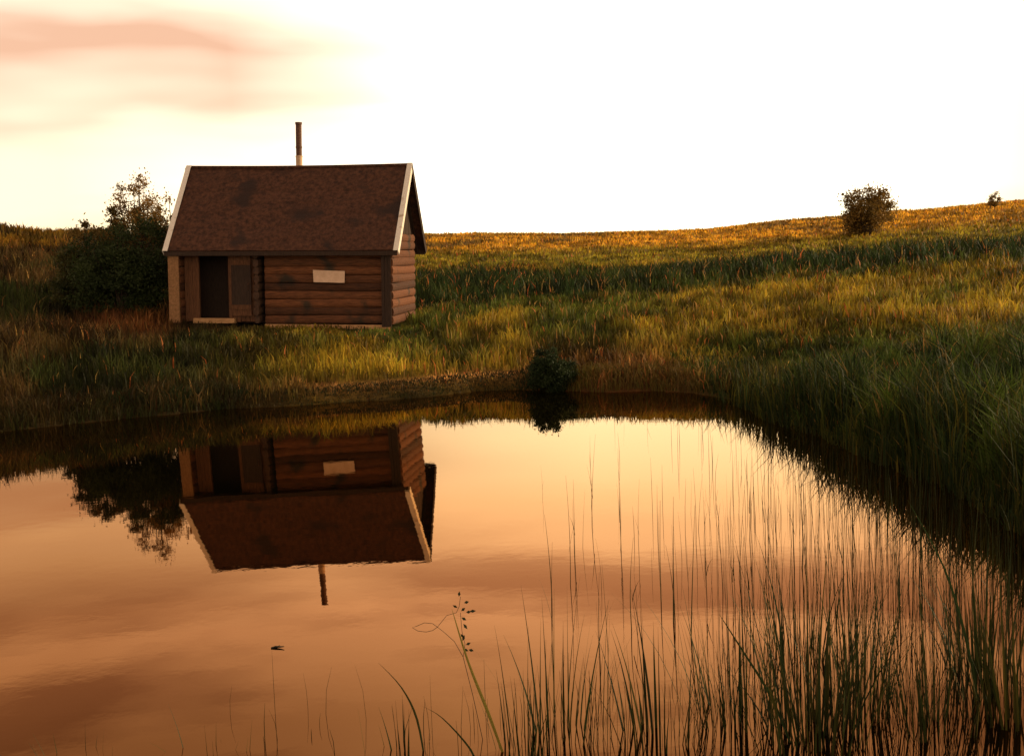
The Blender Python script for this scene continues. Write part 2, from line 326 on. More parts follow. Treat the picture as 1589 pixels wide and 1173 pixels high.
M_sign = mat('sign_paint', (.55, .37, .25), (.72, .51, .37), 6.0, bump=.1)
M_stone = mat('foundation_timber', (.28, .15, .06), (.52, .30, .14), 5.0, (1.5, 6, 6), bump=.5)
cabin = empty('log_cabin', CAB, (0, TILT, YAW))
tag(cabin, 'small brown log cabin with steep roof and stovepipe standing above the pond', 'cabin')
LOGH = 0.215; NL = 11; Z0 = 0.10
def log_x(mb, x0, x1, y, z, r=.125, sq=.62):
    n = 12; m = max(2, int((x1-x0)/.5)+1); base = len(mb.v); ph = random.uniform(0, 9)
    for k in range(m):
        x = x0+(x1-x0)*k/(m-1); rr_ = r*(1+.05*math.sin(ph+x*1.7)+random.uniform(-.02, .02)); dz = .010*math.sin(ph*2+x*1.1)
        for a in range(n):
            th = 2*math.pi*a/n
            mb.v.append((x, y+rr_*sq*math.cos(th), z+dz+min(max(rr_*math.sin(th), -LOGH*.5+.002), LOGH*.5-.002)))
    for k in range(m-1):
        for a in range(n):
            q = base+k*n+a; w = base+k*n+(a+1) % n; mb.f.append((q, q+n, w+n, w))
    mb.f.append(tuple(base+a for a in range(n))); mb.f.append(tuple(base+(m-1)*n+a for a in range(n))[::-1])
def log_y(mb, x, y0, y1, z, r=.125):
    t_ = MB(); log_x(t_, y0, y1, 0, z, r)
    mb.add([(x-v[1], v[0], v[2]) for v in t_.v], t_.f)
# front wall of logs (right hand room)
mb = MB()
for k in range(NL-1): log_x(mb, -.52, HL-.13, -HD, Z0+LOGH*(k+.5))
w = mb.build('front_wall', M_log, cabin, smooth=False)
# rear wall
mb = MB()
for k in range(NL): log_x(mb, -HL, HL, HD-.28, Z0+LOGH*(k+.5))
mb.build('rear_wall', M_log, cabin)
# side walls: right gable, room divider, left gable; their ends stick out of the front wall
for nm, xx, mt in (('gable_wall', HL-.02, M_log), ('dividing_wall', -.70, M_logend), ('gable_wall', -HL+.1, M_log)):
    mb = MB()
    for k in range(NL):
        e = random.uniform(-.03, .03)
        yl_ = (4.31-.16-(Z0+LOGH*(k+1)))/1.227; log_y(mb, xx, max(-HD-.24+e, -yl_), min(HD-.28+e*.3, yl_), Z0+LOGH*(k+.5))
    mb.build(nm, mt, cabin)
# upper gables of vertical boards
ZW = Z0+LOGH*NL
def roof_z(y): return 4.31-abs(y)*1.227
for xx in (HL-.06, -HL+.10):
    mb = MB(); nb = 17
    for k in range(nb):
        a = -HD+2*HD*k/nb+.004; b_ = -HD+2*HD*(k+1)/nb-.004
        za, zb = roof_z(a)-.09, roof_z(b_)-.09
        if min(za, zb) < ZW: 
            za, zb = max(za, ZW+.02), max(zb, ZW+.02)
        mb.prism([(0, a, ZW+.003), (0, b_, ZW+.003), (0, b_, zb), (0, a, za)], (xx-.015+.004*(k % 2), 0, 0), (xx+.015+.004*(k % 2), 0, 0))
    mb.build('gable_boards', M_dark, cabin)
# entry bay of upright planks, left of the logs
fy = -HD
def planks(name, x0, x1, z0, z1, n, m, y=fy, th=.03):
    mb = MB(); wdt = (x1-x0)/n
    for k in range(n):
        d = random.uniform(-.006, .006)
        mb.box(x0+k*wdt+.004, x0+(k+1)*wdt-.004, y-th/2+d, y+th/2+d, z0+random.uniform(-.015, .015), z1)
    return mb.build(name, m, cabin)
planks('entry_planks', -2.76, -2.42, .14, 2.35, 3, M_plank)
planks('entry_planks', -1.46, -.83, .14, 2.35, 5, M_plank)
planks('entry_planks', -2.42, -1.46, 1.95, 2.35, 7, M_dark)
mb = MB(); mb.box(-3.06, -2.80, fy-.32, fy-.285, .12, 2.02, .004); mb.box(-3.10, -3.062, fy-.32, fy+.10, .12, 2.02, .004)
mb.build('corner_board_or_shade', M_pale, cabin, bevel=.006)
mb = MB(); mb.box(-2.43, -2.35, fy-.05, fy+.05, .24, 1.98); mb.box(-1.53, -1.44, fy-.05, fy+.05, .24, 1.98); mb.box(-2.43, -1.44, fy-.052, fy+.052, 1.98, 2.06)
fr = mb.build('door_frame', M_plank, cabin, bevel=.006)
mb = MB(); mb.box(-2.5, -1.35, fy-.16, fy+.05, .10, .235)
mb.build('door_sill', M_stone, cabin, bevel=.01)
# the door leaf, swung wide open and flat against the planks beside the opening
mb = MB(); yl = fy-.085
for k in range(4): mb.box(-1.42+k*.135, -1.42+(k+1)*.135-.006, yl-.018, yl+.018, .30, 1.92)
dl = mb.build('door', M_plank, cabin)
mb = MB(); 
for zz in (.48, 1.66):
    mb = MB(); mb.box(-1.42, -.885, yl-.045, yl-.019, zz, zz+.11); mb.build('door_batten', M_plank, dl)
mb = MB(); mb.box(-1.42, -1.36, yl-.035, yl-.02, .60, 1.65); mb.box(-.95, -.885, yl-.035, yl-.02, .60, 1.65); mb.box(-1.359, -.951, yl-.028, yl-.0185, .60, 1.65); mb.build('door_panel', M_dark, dl)
mb = MB(); mb.tube([(-.95, yl-.02, 1.0), (-.95, yl-.07, 1.02), (-.95, yl-.07, 1.16), (-.95, yl-.02, 1.18)], [.012]*4, 6); mb.build('handle', M_pipe, dl)
# small log-built dark window recess in the open door panel of the bay
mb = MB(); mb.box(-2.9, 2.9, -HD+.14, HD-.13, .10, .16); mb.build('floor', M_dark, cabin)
mb = MB(); mb.box(-.5, 2.75, fy-.21, fy-.13, -.06, .085, .01); mb.box(-.45, 2.9, fy-.31, fy-.22, -.08, .03, .012)
mb.build('foundation_beam', M_stone, cabin, bevel=.01)
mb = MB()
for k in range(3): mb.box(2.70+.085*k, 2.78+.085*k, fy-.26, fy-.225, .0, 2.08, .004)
mb.build('corner_board_or_shade', M_dark, cabin)  # dark strips added to stand in for the deep shade of the corner recess
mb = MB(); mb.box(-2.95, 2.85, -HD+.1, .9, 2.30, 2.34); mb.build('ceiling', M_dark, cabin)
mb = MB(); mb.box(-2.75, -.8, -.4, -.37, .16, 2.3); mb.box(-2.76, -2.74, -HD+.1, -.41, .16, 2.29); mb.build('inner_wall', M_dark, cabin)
# the blank pale board nailed to the logs
mb = MB(); y_ = fy-.125
mb.prism([(.84, 0, 1.20), (1.68, 0, 1.18), (1.69, 0, 1.49), (.83, 0, 1.52)], (0, y_-.025, 0), (0, y_, 0))
sb = mb.build('sign_board', M_sign, cabin, bevel=.004)
sb['label'] = 'blank pale board nailed to the log wall'
# roof: two thick sheets with lapped courses, fascia and rafters
RL = 3.17
for sgn, nm in ((-1, 'roof'), (1, 'roof')):
    ux = Vector((0, 1.85*sgn, 2.04)); top = Vector((0, -.01*sgn, 4.33)); dv = ux-top; nrm = Vector((0, sgn*1.227, 1)).normalized()
    mb = MB(); nx_ = 44; ny_ = 26; vs = []
    for jy in range(ny_+1):
        for ix in range(nx_+1):
            x = -RL+2*RL*ix/nx_; tt = jy/ny_
            sag = -.045*math.cos(math.pi*x/(2*RL))*(1-tt)*.6
            course = .014*((tt*7) % 1.0) if 0 < jy < ny_ else 0
            wob = .012*(math.sin(x*3.1+jy*.7)+math.sin(x*1.3-jy*.35))
            vs.append(top+dv*tt+Vector((x, 0, sag))+nrm*(course+wob*.6))
    n0 = len(vs); vs += [v-nrm*.05 for v in vs]
    fs = []
    for jy in range(ny_):
        for ix in range(nx_):
            a = jy*(nx_+1)+ix; b_ = a+1; c = b_+nx_+1; d = a+nx_+1
            fs += [(a, d, c, b_), (a+n0, b_+n0, c+n0, d+n0)]
    for ix in range(nx_):
        a = ix; fs.append((a, a+1, a+1+n0, a+n0)); a = ny_*(nx_+1)+ix; fs.append((a+1, a, a+n0, a+1+n0))
    for jy in range(ny_):
        a = jy*(nx_+1); b_ = a+nx_+1; fs.append((b_, a, a+n0, b_+n0)); a += nx_; b_ = a+nx_+1; fs.append((a, b_, b_+n0, a+n0))
    mb.add(vs, fs); rf = mb.build(nm, M_roof, cabin)
    m2_ = MB()
    for k in range(9):
        x = -RL+.25+k*(2*RL-.5)/8
        m2_.tube([top+dv*.06+Vector((x, 0, -.14)), top+dv*.98+Vector((x, 0, -.10))], [.045, .045], 6)
    m2_.build('rafter', M_dark, rf)
    m3 = MB(); m3.box(-RL+.01, RL-.01, sgn*1.835-.012, sgn*1.835+.012, 1.90, 2.015); m3.build('fascia_board', M_dark, rf)
    for e in (-1, 1):
        m4 = MB(); a0 = top+Vector((0, 0, .03)); a1 = ux+dv.normalized()*.04
        wd = nrm*.13
        poly = [a0+nrm*.02, a1+nrm*.02, a1-wd, a0-wd+Vector((0, 0, -.0))]
        m4.prism(poly, (e*RL+(.002 if e > 0 else -.030), 0, 0), (e*RL+(.030 if e > 0 else -.002), 0, 0))
        # top cover strip lying on the roof edge
        m4.prism([a0+nrm*.024, a1+nrm*.024, a1+nrm*.044, a0+nrm*.044], (e*(RL-.045)-.06, 0, 0), (e*(RL-.045)+.078, 0, 0))
        m4.build('bargeboard', M_white if sgn < 0 else M_dark, rf, bevel=.003)
mb = MB(); mb.tube([(x, 0, 4.335-.03*math.cos(math.pi*x/(2*RL))) for x in np.linspace(-RL+.05, RL-.05, 12)], [.045]*12, 8); mb.build('ridge_cap', M_roof, cabin)
# stovepipe
mb = MB(); cx = .0; mb.tube([(cx, .12, 3.8), (cx, .12, 4.58), (cx, .12, 5.02), (cx+.005, .12, 5.52)], [.082]*4, 16); 
mb.tube([(cx, .12, 4.83), (cx, .12, 4.87)], [.092]*2, 16); mb.tube([(cx+.004, .12, 5.47), (cx+.005, .12, 5.53)], [.094]*2, 16)
ch = mb.build('chimney_pipe', M_pipe, cabin, smooth=False)
mb = MB(); mb.tube([(cx, .12, 4.05), (cx, .12, 4.60)], [.090]*2, 16); mb.tube([(cx, .12, 4.58), (cx, .12, 4.62)], [.1]*2, 16); mb.build('pipe_sleeve', M_pipe2, ch)

# ---------------------------------------------------------------- grass
CI = Matrix.Translation(CAB) @ Euler((0, 0, YAW)).to_matrix().to_4x4(); CI = np.array(CI.inverted())
def in_cabin(x, y):
    lx = CI[0, 0]*x+CI[0, 1]*y+CI[0, 3]; ly = CI[1, 0]*x+CI[1, 1]*y+CI[1, 3]
    return (abs(lx) < 3.1) & (abs(ly) < 1.62)
M_grass = leaf_mat('grass_blades', .4)
def blades(x, y, z, hgt, wid, lean, cols, r=None):
    """one three-jointed tapering blade per root"""
    r = r or rng; n = len(x)
    th = r.uniform(0, 2*np.pi, n); fa = r.uniform(-.9, .9, n)          # lean direction, facing
    lx, ly = np.cos(th)*lean*hgt, np.sin(th)*lean*hgt
    wx, wy = np.cos(fa)*wid*.5, np.sin(fa)*wid*.5
    P = np.empty((n, 5, 3))
    P[:, 0] = np.stack([x-wx, y-wy, z-.03], -1); P[:, 1] = np.stack([x+wx, y+wy, z-.03], -1)
    mxx, myy, mz = x+lx*.28, y+ly*.28, z+hgt*.58
    P[:, 2] = np.stack([mxx-wx*.75, myy-wy*.75, mz], -1); P[:, 3] = np.stack([mxx+wx*.75, myy+wy*.75, mz], -1)
    P[:, 4] = np.stack([x+lx, y+ly, z+hgt*(1-.25*lean)], -1)
    o = np.arange(n)[:, None]*5
    loops = np.concatenate([o+[0, 1, 3, 2], o+[2, 3, 4]], 1).ravel(); tot = np.tile([4, 3], n)
    return P.reshape(-1, 3), loops, tot, np.repeat(cols, 5, 0)
def grass_object(name, parts, label, cat):
    V, Lp, T, Cc = [], [], [], []; off = 0
    for v, l, t_, c in parts: V.append(v); Lp.append(l+off); T.append(t_); Cc.append(c); off += len(v)
    o = mesh_obj(name, np.concatenate(V), (np.concatenate(Lp), np.concatenate(T)), M_grass, colors=np.concatenate(Cc))
    return tag(o, label, cat, kind='stuff')
def vary(c, amt=.35):
    g = rng.uniform(1-amt, 1+amt, (len(c), 1)); h = rng.uniform(-.12, .12, (len(c), 1))
    return np.clip(c*g*np.concatenate([1+h, 1-h*.5, np.ones_like(h)], 1), .004, .9)
# meadow
n = 400000
a = rng.uniform(R(-30), R(30), n); d = np.exp(rng.uniform(math.log(10), math.log(125), n)); x = d*np.sin(a); y = d*np.cos(a)
s = pond_sd(x, y); k = (s > -.02) & ~in_cabin(x, y) & ~((y > 36) & (y < 85) & (np.abs(x/y+.17) < .055)); x, y, s, d = x[k], y[k], s[k], d[k]
z = height(x, y); tall = fbm(x*.4, y*.4, 77)
tuft = fbm(x*2.6, y*2.0, 79, 2)
h = (.03+.20*tall+.26*tuft**2+.0016*d)*rng.uniform(.5, 1.4, len(x))
u_ = x/y
yy = y
h *= 1+.9*sstep(38.5, 43, yy)*(1-sstep(54, 60, yy))*sstep(-.1, -.05, u_)
h *= 1+.5*sstep(-.18, -.28, u_)*sstep(24, 28, y)
h *= 1-.5*sstep(58, 68, y); h *= 1-.4*sstep(-.2, -.28, x/y)*sstep(40, 50, y)
front = (y < 34.6) & (np.abs(x+5.9) < 3.6) & (y > 31.5); h[front] *= .36; h *= 1-.85*sstep(1.25, .85, s)*sstep(-.18, -.12, u_)*(1-sstep(0, .03, u_))
c = vary(ground_tone(x, y)*1.15, .55)*(.40+1.25*sstep(.3, .7, fbm(x*1.5, y*1.1, 83, 3)))[:, None]
st2 = rng.random(len(x)) < np.where(x/y < -.12, .004, .018); c[st2] = vary(np.broadcast_to(np.array([.45, .14, .04]), (st2.sum(), 3)))
straw = rng.random(len(x)) < np.where(x/y < -.12, .010, .03); c[straw] = vary(np.broadcast_to(np.array([.40, .24, .07]), (straw.sum(), 3)))
p1 = blades(x, y, z, h, np.maximum(.012, .0006*d)*rng.uniform(.7, 1.4, len(x))*np.where(rng.random(len(x)) < .3, 1.9, 1), rng.uniform(.1, .6, len(x)), c)
grass_object('meadow_grass', [p1], 'long olive and rust coloured meadow grass covering the slopes round the pond', 'grass')
# rank tall grass on the right hand bank and a shaggy fringe round the whole shore
def shore_pts(n, smin, smax, cond):
    X_, Y_ = [], []; tot_ = 0
    while tot_ < n:
        xx = rng.uniform(-17, 15, n*3); yy_ = rng.uniform(8, 34, n*3); ss = pond_sd(xx, yy_)
        k = (ss > smin) & (ss < smax) & cond(xx, yy_) & (rng.random(n*3) < np.clip(14/yy_, .2, 1)**1.2)
        X_.append(xx[k]); Y_.append(yy_[k]); tot_ += k.sum()
    return np.concatenate(X_)[:n], np.concatenate(Y_)[:n]
x, y = shore_pts(52000, -.10, 5.5, lambda x, y: (x > 3.6+rng.normal(0, .3, len(x))) & (y < 29) & (x < .44*y+1))
s = pond_sd(x, y); tl = fbm(x*.8, y*.8, 55)
h = (.25+.85*tl*sstep(.25, .75, fbm(x*2.3, y*1.6, 56, 2))**.6)*rng.uniform(.45, 1.3, len(x))*(1-.45*sstep(2.5, 5.5, s))*(1-.5*sstep(19, 25, y))*(.55+.45*sstep(-.1, .6, s))*(.55+1.0*sstep(.35, .65, fbm(x*2.8, y*2.0, 91, 2)))*(1-.45*sstep(23.5, 25.5, y))
cc = mixc(np.broadcast_to(C_DARK*1.1, (len(x), 3)), C_GREEN*1.5, sstep(.4, .65, fbm(x*1.4, y*1.1, 58)))
cc = mixc(cc, C_OLIVE*1.1, sstep(2.5, 5.5, s)*.8)
c = vary(cc, .6); st_ = rng.random(len(x)) < .05; c[st_] = vary(np.broadcast_to(np.array([.22, .14, .04]), (st_.sum(), 3)))
p2 = blades(x, y, height(x, y), h, .015*rng.uniform(.6, 2.2, len(x)), rng.uniform(.1, .75, len(x)), c)
x, y = shore_pts(26000, -.14, .8, lambda x, y: (x < 3.8))
h = rng.uniform(.10, .38, len(x))*(.6+.8*fbm(x*1.2, y, 66)); tk = sstep(-6.5, -5, x)*(1-sstep(0, .5, x))*(y > 20)
h *= 1-.78*tk; rt = sstep(.6, 1.6, x)[:, None]; cc = mixc(C_BROWN*(.8+1.2*rt), C_DARK*(1-rt)+C_OLIVE*.9*rt, fbm(x*2, y*2, 61)*1.2)
p3 = blades(x, y, height(x, y), h, .018*rng.uniform(.7, 1.5, len(x)), rng.uniform(.2, 1.0, len(x)), vary(cc))
x, y = shore_pts(5200, -.40, .5, lambda x, y: (x > 3.9) & (y < 26))
h = rng.uniform(.25, 1.15, len(x))*(.35+.9*sstep(.4, .6, fbm(x*2.2, y*1.6, 90, 2)))*(1-.4*sstep(18, 25, y)); cc = vary(mixc(np.broadcast_to(C_DARK*1.2, (len(x), 3)), C_OLIVE, rng.random(len(x))**3), .4)
p4 = blades(x, y, np.maximum(height(x, y), -.1), h, .016*rng.uniform(.6, 1.5, len(x)), rng.uniform(.05, .55, len(x)), cc)
grass_object('bank_grass', [p2, p3, p4], 'tall dark green grass and sedge crowding the water edge', 'grass')

# ---------------------------------------------------------------- shrubs
M_leaf = leaf_mat('shrub_leaves', .3)
M_bark = mat('bark', (.04, .028, .018), (.10, .065, .04), 8, (2, 2, 6), bump=.6)
def shrub(name, base, w, h, n_leaf, leaf, tones, label, cat, group=None, nclump=60, seed=1, loose=.16, stems=9, depth=None, low=.0, stemname='stem'):
    r = np.random.default_rng(seed); root = empty(name, base); tag(root, label, cat, group)
    depth = depth or w*.85
    cs = []
    while len(cs) < nclump:
        p = r.uniform(-1, 1, 3)
        if p@p > 1: continue
        q_ = np.array([p[0]*w/2, p[1]*depth/2, h*(.5+.5*p[2]*(1-low))+low*h*.2])
        q_ *= [r.uniform(.85, 1.12)]*2+[r.uniform(.8, 1.12)]
        cs.append(q_)
    cs = np.array(cs)
    # stems and limbs running out to the clumps
    mb = MB(); order = np.argsort(-cs[:, 2])
    for k in order[:stems*3]:
        e = cs[k]; b0 = Vector((e[0]*.12, e[1]*.12, -.08)); mid = Vector((e[0]*.45+r.normal(0, .04), e[1]*.45, e[2]*.5)); r0 = .016*h/1.5+.006
        mb.tube([b0, b0.lerp(mid, .5)+Vector((r.normal(0, .02), 0, 0)), mid, Vector(e)], [r0, r0*.8, r0*.55, r0*.18], 5)
    mb.build(stemname, M_bark, root)
    ci = r.integers(0, nclump, n_leaf); sig = loose*w*np.array([1, 1, .85]); cl_t = r.uniform(0, 1, nclump)
    P = cs[ci]+r.normal(0, 1, (n_leaf, 3))*sig*r.uniform(.3, 1, (n_leaf, 1))*.6; P[:, 2] = np.abs(P[:, 2])
    d1 = r.normal(0, 1, (n_leaf, 3)); d1[:, 2] += .5; d1 /= np.linalg.norm(d1, axis=1)[:, None]; d2 = np.cross(d1, r.normal(0, 1, (n_leaf, 3))); d2 /= np.linalg.norm(d2, axis=1)[:, None]
    L_ = leaf*r.uniform(.6, 1.4, (n_leaf, 1))
    V = np.stack([P, P+d1*L_*.5+d2*L_*.24, P+d1*L_, P+d1*L_*.5-d2*L_*.24], 1).reshape(-1, 3)
    t0, t1 = np.array(tones[0]), np.array(tones[1]); c = mixc(np.broadcast_to(t0, (n_leaf, 3)), t1, np.clip(cl_t[ci]*.8+r.uniform(0, .35, n_leaf), 0, 1))
    mesh_obj('crown' if stemname == 'trunk' else 'foliage', V, (np.arange(n_leaf*4), np.full(n_leaf, 4)), M_leaf, root, colors=np.repeat(c, 4, 0))
    return root
def gz(x, y): return float(height(np.array([x]), np.array([y]))[0])
DK = ((.018, .030, .010), (.045, .062, .018))
def sh(name, x, y, w, h, nl, leaf, tones, label, cat, **kw): return shrub(name, (x, y, gz(x, y)-.03), w, h, nl, leaf, tones, label, cat, **kw)
sh('dense_shrub', -10.75, 35.9, 3.0, 2.5, 26000, .085, DK, 'broad dark dense bush beside the left end of the log cabin', 'bush', nclump=120, seed=3, loose=.13)
sh('low_shrub', -12.0, 36.0, 1.4, 1.7, 12000, .08, ((.022, .032, .012), (.085, .075, .02)), 'small dark bush at the left foot of the broad bush', 'bush', nclump=50, seed=8)
sh('wild_shrub', -11.75, 37.4, 1.5, 3.1, 6500, .08, ((.06, .05, .016), (.20, .125, .03)), 'brownish bush looking over the left shoulder of the broad dark bush', 'bush', nclump=34, seed=19, low=.35, loose=.12)
sh('sapling', -10.65, 37.6, 1.5, 3.85, 14000, .075, ((.08, .06, .02), (.28, .16, .04)), 'airy upright sapling rising out of the top of the broad dark bush', 'tree', nclump=110, seed=12, loose=.17, low=.35, stems=30, stemname='trunk')
sh('leafy_sapling', -9.75, 37.9, 1.3, 3.5, 5500, .075, ((.08, .06, .02), (.28, .16, .04)), 'sparse sapling between the airy sapling and the cabin roof', 'tree', nclump=70, seed=15, loose=.17, low=.45, stems=20, stemname='trunk')
sh('round_shrub', .86, 27.6, 1.0, .82, 24000, .05, ((.012, .024, .010), (.030, .048, .016)), 'small round dark green bush on the far shore of the pond', 'bush', nclump=160, seed=21, loose=.12, low=-.1)
sh('hill_bush', 20.97, 75.0, 3.2, 2.65, 11000, .15, ((.07, .05, .014), (.24, .14, .03)), 'rounded bush standing alone on the hillside at the right', 'bush', nclump=70, seed=25)
sh('skyline_bush', 33.3, 88.5, 1.1, 1.0, 1200, .11, ((.09, .07, .02), (.25, .15, .03)), 'tiny bush on the skyline at the far right', 'bush', nclump=18, seed=30)

# ---------------------------------------------------------------- reeds
M_reed = leaf_mat('reed_leaf', .2, .55)
def ribbon(V, F, C, base, dirv, length, width, curl, tone, r, segs=7, twist=0.0):
    """a tapering, slightly folded leaf: three points across, bending over as it rises"""
    dx, dy = math.cos(dirv), math.sin(dirv); px_, py_ = -dy, dx; o = len(V)
    for k in range(segs+1):
        t_ = k/segs; bend = curl*t_*t_
        p = (base[0]+dx*length*(bend*.9+t_*twist), base[1]+dy*length*(bend*.9+t_*twist), base[2]+length*t_*(1-.35*abs(bend)))
        wv = width*(.55+.9*t_ if t_ < .4 else (1-t_)/.6*.91)*.5+.0006
        a_ = .5*t_*2; cxx, cyy = px_*math.cos(a_)+dx*math.sin(a_)*.3, py_*math.cos(a_)+dy*math.sin(a_)*.3
        V += [(p[0]-cxx*wv, p[1]-cyy*wv, p[2]+wv*.3), p, (p[0]+cxx*wv, p[1]+cyy*wv, p[2]+wv*.3)]
        C += [tone]*3
    for k in range(segs):
        q_ = o+k*3; F += [(q_, q_+1, q_+4, q_+3), (q_+1, q_+2, q_+5, q_+4)]
def rtone(r, dark=1.0):
    c = np.array([.030, .052, .016])*(1-(q_ := r.uniform(0, 1)**2))+np.array([.11, .10, .022])*q_
    return tuple(c*dark*r.uniform(.35, .85))
def clump(name, x, y, n, h, spread, width, label, cat='reeds', seed=0, lean=(0, 0), dark=1.0, group=None, curl=.5):
    r = random.Random(seed); V, F, C = [], [], []; n = int(n*1.5); width *= 1.3
    for k in range(n):
        a = r.uniform(0, 2*math.pi); rr_ = spread*.75*math.sqrt(r.random())
        b = (rr_*math.cos(a)+lean[0]*0, rr_*math.sin(a), -.25)
        dr = math.atan2(math.sin(a)+lean[1]*1.5, math.cos(a)+lean[0]*1.5)
        ribbon(V, F, C, b, dr, (h+.25)*r.uniform(.45, 1.05), width*r.uniform(.4, 1.2), abs(r.gauss(.06, curl*.3)), rtone(r, dark), r, twist=r.uniform(0, .16)*spread/.3)
    o = mesh_obj(name, V, F, M_reed, colors=np.array(C)); o.location = (x, y, 0)
    return tag(o, label, cat, group)
# broad leafed clumps rooted in the shallows of the near shore
G = 'clumps of reed along the near shore'
clump('reed_clump', -.02, 7.55, 17, .72, .30, .011, 'loose reed clump at the bottom edge, right of the pale green blade', seed=1, group=G)
clump('reed_clump', .28, 7.75, 22, .95, .34, .012, 'spreading reed clump just left of centre of the bottom row', seed=2, group=G, lean=(.5, 0))
clump('reed_clump', 0.80, 7.65, 20, 1.00, .30, .012, 'upright thin reed clump near the middle of the bottom row', seed=3, group=G)
clump('reed_clump', 1.72, 7.55, 64, 1.22, .42, .014, 'largest and darkest reed clump, fanned out at lower right', seed=4, group=G)
clump('reed_clump', 1.30, 7.95, 30, .95, .34, .012, 'reed clump close to the left of the largest dark one', seed=5, group=G, lean=(-.4, 0))
clump('reed_clump', 2.15, 8.0, 34, 1.05, .36, .012, 'reed clump close to the right of the largest dark one', seed=6, group=G)
clump('reed_clump', 2.50, 7.65, 30, .85, .34, .012, 'short reed clump in the gap before the corner reeds', seed=7, group=G)
clump('reed_clump', 3.02, 7.85, 56, 1.10, .40, .014, 'thick dark reed clump in the bottom right corner', seed=8, group=G, lean=(-.3, 0))
clump('reed_clump', 3.18, 8.7, 40, 1.10, .40, .013, 'reed clump at the right edge above the corner clump', seed=9, group=G)
clump('reed_clump', 2.05, 9.3, 26, .85, .40, .010, 'thin reed clump standing behind the largest dark one', seed=10, group=G)
clump('reed_clump', -1.95, 7.75, 9, .30, .30, .008, 'low sparse tuft of reed shoots at the bottom left', seed=11, group=G)
clump('reed_clump', -2.75, 7.7, 8, .26, .30, .008, 'lowest reed tuft in the bottom left corner', seed=12, group=G)
clump('reed_clump', -.75, 7.55, 12, .38, .30, .009, 'short reed tuft left of the pale green blade', seed=13, group=G)
def single_blade(pts, width, tone, label, name='broad_reed', group=None):
    V, F, C = [], [], []; m = len(pts); P = [Vector(p) for p in pts]; b0 = P[0].copy()
    # smooth the polyline
    Q = []
    for i_ in range(m-1):
        for q_ in range(4):
            t_ = q_/4; p0 = P[max(i_-1, 0)]; p1 = P[i_]; p2 = P[i_+1]; p3 = P[min(i_+2, m-1)]
            Q.append(.5*((2*p1)+(-p0+p2)*t_+(2*p0-5*p1+4*p2-p3)*t_*t_+(-p0+3*p1-3*p2+p3)*t_**3))
    Q.append(P[-1]); n_ = len(Q)
    for k_, p in enumerate(Q):
        t_ = k_/(n_-1); wv = width*.5*min(1, .6+t_*1.2)*(1-max(0, t_-.45)/.55)**.8+.0007; q_ = p-b0
        V += [(q_.x-wv, q_.y+.001, q_.z+wv*.15), tuple(q_+Vector((0, wv*.35, 0))), (q_.x+wv, q_.y-.001, q_.z-wv*.15)]; C += [tone]*3
    for k_ in range(n_-1):
        q_ = k_*3; F += [(q_, q_+1, q_+4, q_+3), (q_+1, q_+2, q_+5, q_+4)]
    o = mesh_obj(name, V, F, M_reed, colors=np.array(C)); o.location = b0
    return tag(o, label, 'reed', group)
GB = 'broad single reed blades along the near shore'
single_blade([(-.12, 7.55, -.1), (-.22, 7.5, .25), (-.33, 7.5, .58), (-.41, 7.45, .92)], .020, (.24, .21, .045), 'pale yellow green reed blade, the lightest one, leaning left beside the looped twig', group=GB)
single_blade([(-.30, 7.5, -.1), (-.34, 7.5, .04), (-.50, 7.5, .24), (-.62, 7.45, .34)], .015, (.03, .05, .015), 'dark reed blade leaning left, low beside the pale green blade', group=GB)
single_blade([(-.62, 7.6, -.1), (-.66, 7.6, .2), (-.74, 7.55, .42), (-.87, 7.5, .60)], .014, (.05, .06, .02), 'dark bent reed blade standing apart, leftmost of the broad blades', group=GB)
single_blade([(1.62, 7.5, -.1), (1.48, 7.5, .28), (1.30, 7.45, .6), (1.16, 7.4, .84)], .018, (.03, .055, .018), 'broad dark reed blade leaning left out of the largest clump', group=GB)
single_blade([(2.95, 8.1, -.1), (2.86, 8.1, .4), (2.70, 8.05, .9), (2.46, 8.0, 1.35)], .018, (.03, .055, .018), 'tallest broad dark blade leaning left above the corner clump', group=GB)
# slender stems standing in the water
M_stem = leaf_mat('reed_stem', .1, .6)
protos = []
def stem_mesh(seed):
    r = random.Random(seed); mb = MB(); h = 1.0; lx, ly = r.gauss(0, .035), r.gauss(0, .03); pts = []; rd = []
    kink = r.gauss(0, .008)
    for k in range(8):
        t_ = k/7; pts.append((lx*t_*t_+kink*math.sin(t_*math.pi), ly*t_*t_, -.12+t_*(h+.12))); rd.append(.0036*(1-.82*t_))
    mb.tube(pts, rd, 5)
    V, F = list(mb.v), list(mb.f)
    C = [rtone(r)]*len(V)
    if r.random() < .35:                                   # one narrow leaf springing from the stem
        ribbon(V, F, C, (lx*.16, ly*.16, h*.3), r.uniform(0, 6.28), h*r.uniform(.25, .45), .006, r.uniform(.05, .3), C[0], r, segs=5, twist=.15)
    me = bpy.data.meshes.new('reed'); me.from_pydata([tuple(v) for v in V], [], F); me.update()
    a = me.color_attributes.new('tone', 'FLOAT_COLOR', 'POINT'); cc = np.ones((len(V), 4), np.float32); cc[:, :3] = C; a.data.foreach_set('color', cc.ravel()); me.materials.append(M_reed)
    return me
stems = [stem_mesh(100+k) for k in range(12)]
def reed_at(x, y, h, thick, label, group, r):
    o = bpy.data.objects.new('reed', stems[r.randrange(len(stems))]); col.objects.link(o)
    o.location = (x, y, 0); o.scale = (h*thick, h*thick, h); o.rotation_euler = (r.gauss(0, .02), r.gauss(0, .022), r.uniform(0, 6.28))
    tag(o, label, 'reed', group)
rd_ = random.Random(5); cnt = 0; tries = 0
